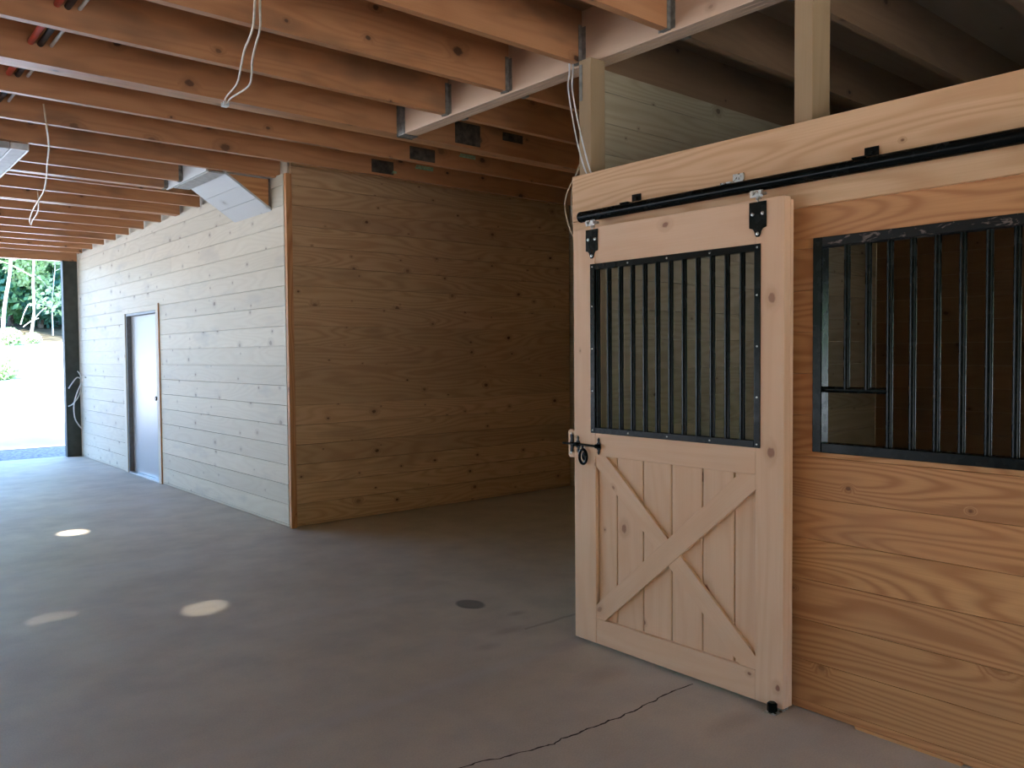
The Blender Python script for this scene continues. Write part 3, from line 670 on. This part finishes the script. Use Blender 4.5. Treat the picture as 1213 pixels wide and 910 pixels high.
cable('electric_cable', 'thin tan cable draped along the joists in front of the strip light',
      [[(1.25, 6.27, 3.2), (1.275, 6.325, 3.073), (1.342, 6.613, 3.066), (1.428, 7.03, 3.071), (1.529, 7.6, 3.071), (1.608, 8.02, 3.070), (1.722, 8.72, 3.064), (1.784, 9.308, 3.06), (1.864, 10.008, 3.068), (1.959, 10.687, 3.068), (2.03, 11.0, 3.06), (1.99, 10.7, 3.068), (1.92, 10.05, 3.068), (1.81, 9.42, 3.070), (1.79, 9.36, 3.2)]], .006, CABLE)
cable('electric_cable', 'pale cable running from the beam down over the header board, left strand', [[(3.235, 3.30, 3.13), (3.20, 3.262, 3.04), (3.165, 3.235, 2.93), (3.155, 3.19, 2.75), (3.14, 3.13, 2.58), (3.15, 3.085, 2.45), (3.185, 3.07, 2.44), (3.2, 3.0, 2.35)]], .0042, CABLEW, 'pale cables at the stall corner post')
cable('electric_cable', 'pale cable running from the beam down over the header board, right strand', [[(3.235, 3.27, 3.13), (3.205, 3.24, 3.04), (3.165, 3.205, 2.93), (3.15, 3.16, 2.78), (3.14, 3.10, 2.60), (3.15, 3.055, 2.452), (3.185, 3.05, 2.44), (3.2, 2.98, 2.35)]], .0042, CABLEW, 'pale cables at the stall corner post')
cable('electric_cable', 'thin tan cable loop bulging out left of the header board end', [[(3.19, 3.178, 2.50), (3.165, 3.20, 2.44), (3.15, 3.235, 2.37), (3.15, 3.25, 2.29), (3.15, 3.215, 2.18), (3.17, 3.185, 2.10), (3.2, 3.178, 1.98)]], .0035, CABLE, 'tan cable loops at the header board end')
cable('electric_cable', 'thin tan cable hanging close along the header board end', [[(3.19, 3.178, 2.52), (3.165, 3.192, 2.44), (3.155, 3.205, 2.34), (3.16, 3.20, 2.22), (3.17, 3.182, 2.12), (3.2, 3.176, 2.0)]], .0035, CABLE, 'tan cable loops at the header board end')
cable('electric_cable', 'tangle of white cable ends sticking out of the aisle wall beside the dark corner post', [
    [(3.20, 13.93, 1.17), (3.12, 13.90, 1.21), (3.00, 13.88, 1.05)], [(3.20, 13.93, 1.16), (3.17, 13.9, 1.25), (3.13, 13.88, 1.31)], [(3.20, 13.93, 1.15), (3.22, 13.8, 1.2), (3.17, 13.6, 1.22)],
    [(3.20, 13.93, 1.15), (3.12, 13.9, .98), (3.07, 13.89, .80), (3.08, 13.9, .6), (3.14, 13.92, .48), (3.186, 13.93, .42)], [(3.20, 13.93, 1.14), (3.15, 13.9, .95), (3.06, 13.88, .82), (2.99, 13.88, .78)]], .009, CABLEW)
PIP = [('red water pipe running through the joists at the top left', RED, .955, 3.186, .016), ('black water pipe between the red and the white one at the top left', BLKP, 1.0, 3.186, .016), ('white water pipe running through the joists at the top left', WHT, 1.053, 3.188, .009)]
for lab, mt, x, z, rr in PIP:
    m = MB(); m.tube([(x, -3, z), (x, 9.5, z)], rr, 10); tagged(m.build('water_pipe', mt, None, smooth=True), lab, 'pipe', 'water pipes through the joists')
# strip light near the left edge
r = thing('ceiling_light', 'long white strip light fitting under the joists at the left edge', 'light', (1.22, 7.4, 3.0))
m = MB(); m.box(1.17, 1.29, 6.98, 8.2, 3.055, 3.078, 1); m.box(1.17, 1.182, 6.98, 8.2, 3.03, 3.055, 1); m.box(1.278, 1.29, 6.98, 8.2, 3.03, 3.055, 1); m.box(1.182, 1.278, 6.98, 7.0, 3.03, 3.055); m.box(1.182, 1.278, 8.18, 8.2, 3.03, 3.055); m.build('housing', WHITEP, r, bevel=.002)
m = MB(); m.box(1.184, 1.276, 7.002, 8.178, 3.036, 3.054, 1); m.build('diffuser', GREYP, r)
m = MB(); m.box(1.0, 1.165, 6.985, 7.55, 3.03, 3.0785, 1); m.build('driver_box', GREYP, r)

# ------------------------------------------------------------------ light
w = bpy.data.worlds.new('World'); S.world = w; w.use_nodes = True; nt = w.node_tree
bg = nt.nodes['Background']; sky = nt.nodes.new('ShaderNodeTexSky'); sky.sky_type = 'NISHITA'; sky.sun_disc = False
SD = Vector((-SX, -SY, 1)).normalized()
sky.sun_elevation = math.asin(SD.z); sky.sun_rotation = math.atan2(SD.x, SD.y); sky.air_density = 1.0; sky.dust_density = .6; sky.ozone_density = 1.0
tint = nt.nodes.new('ShaderNodeMix'); tint.data_type = 'RGBA'; tint.blend_type = 'MULTIPLY'; tint.inputs[0].default_value = 1; tint.inputs[7].default_value = (.80, .99, 1.20, 1)
nt.links.new(sky.outputs[0], tint.inputs[6]); nt.links.new(tint.outputs[2], bg.inputs[0]); bg.inputs[1].default_value = .6
L = bpy.data.lights.new('sun', 'SUN'); L.energy = 12.0; L.angle = math.radians(1.7); L.color = (1, .96, .90)
lo = bpy.data.objects.new('sun', L); COL.objects.link(lo); lo.rotation_euler = Vector((SX, SY, -1)).to_track_quat('-Z', 'Y').to_euler(); lo.location = (-10, -10, 20)

cam = bpy.data.cameras.new('camera'); co = bpy.data.objects.new('camera', cam); COL.objects.link(co)
co.location = (0, 0, 1.5); co.rotation_euler = (1.535992, .00798731, -.70483969)
cam.sensor_fit = 'HORIZONTAL'; cam.sensor_width = 36; cam.lens = 981.486 / 1213 * 36; cam.clip_start = .05; cam.clip_end = 300
S.camera = co
S.view_settings.view_transform = 'Standard'; S.view_settings.look = 'None'; S.view_settings.gamma = 1; S.view_settings.use_curve_mapping = False
S.view_settings.exposure = 1.85
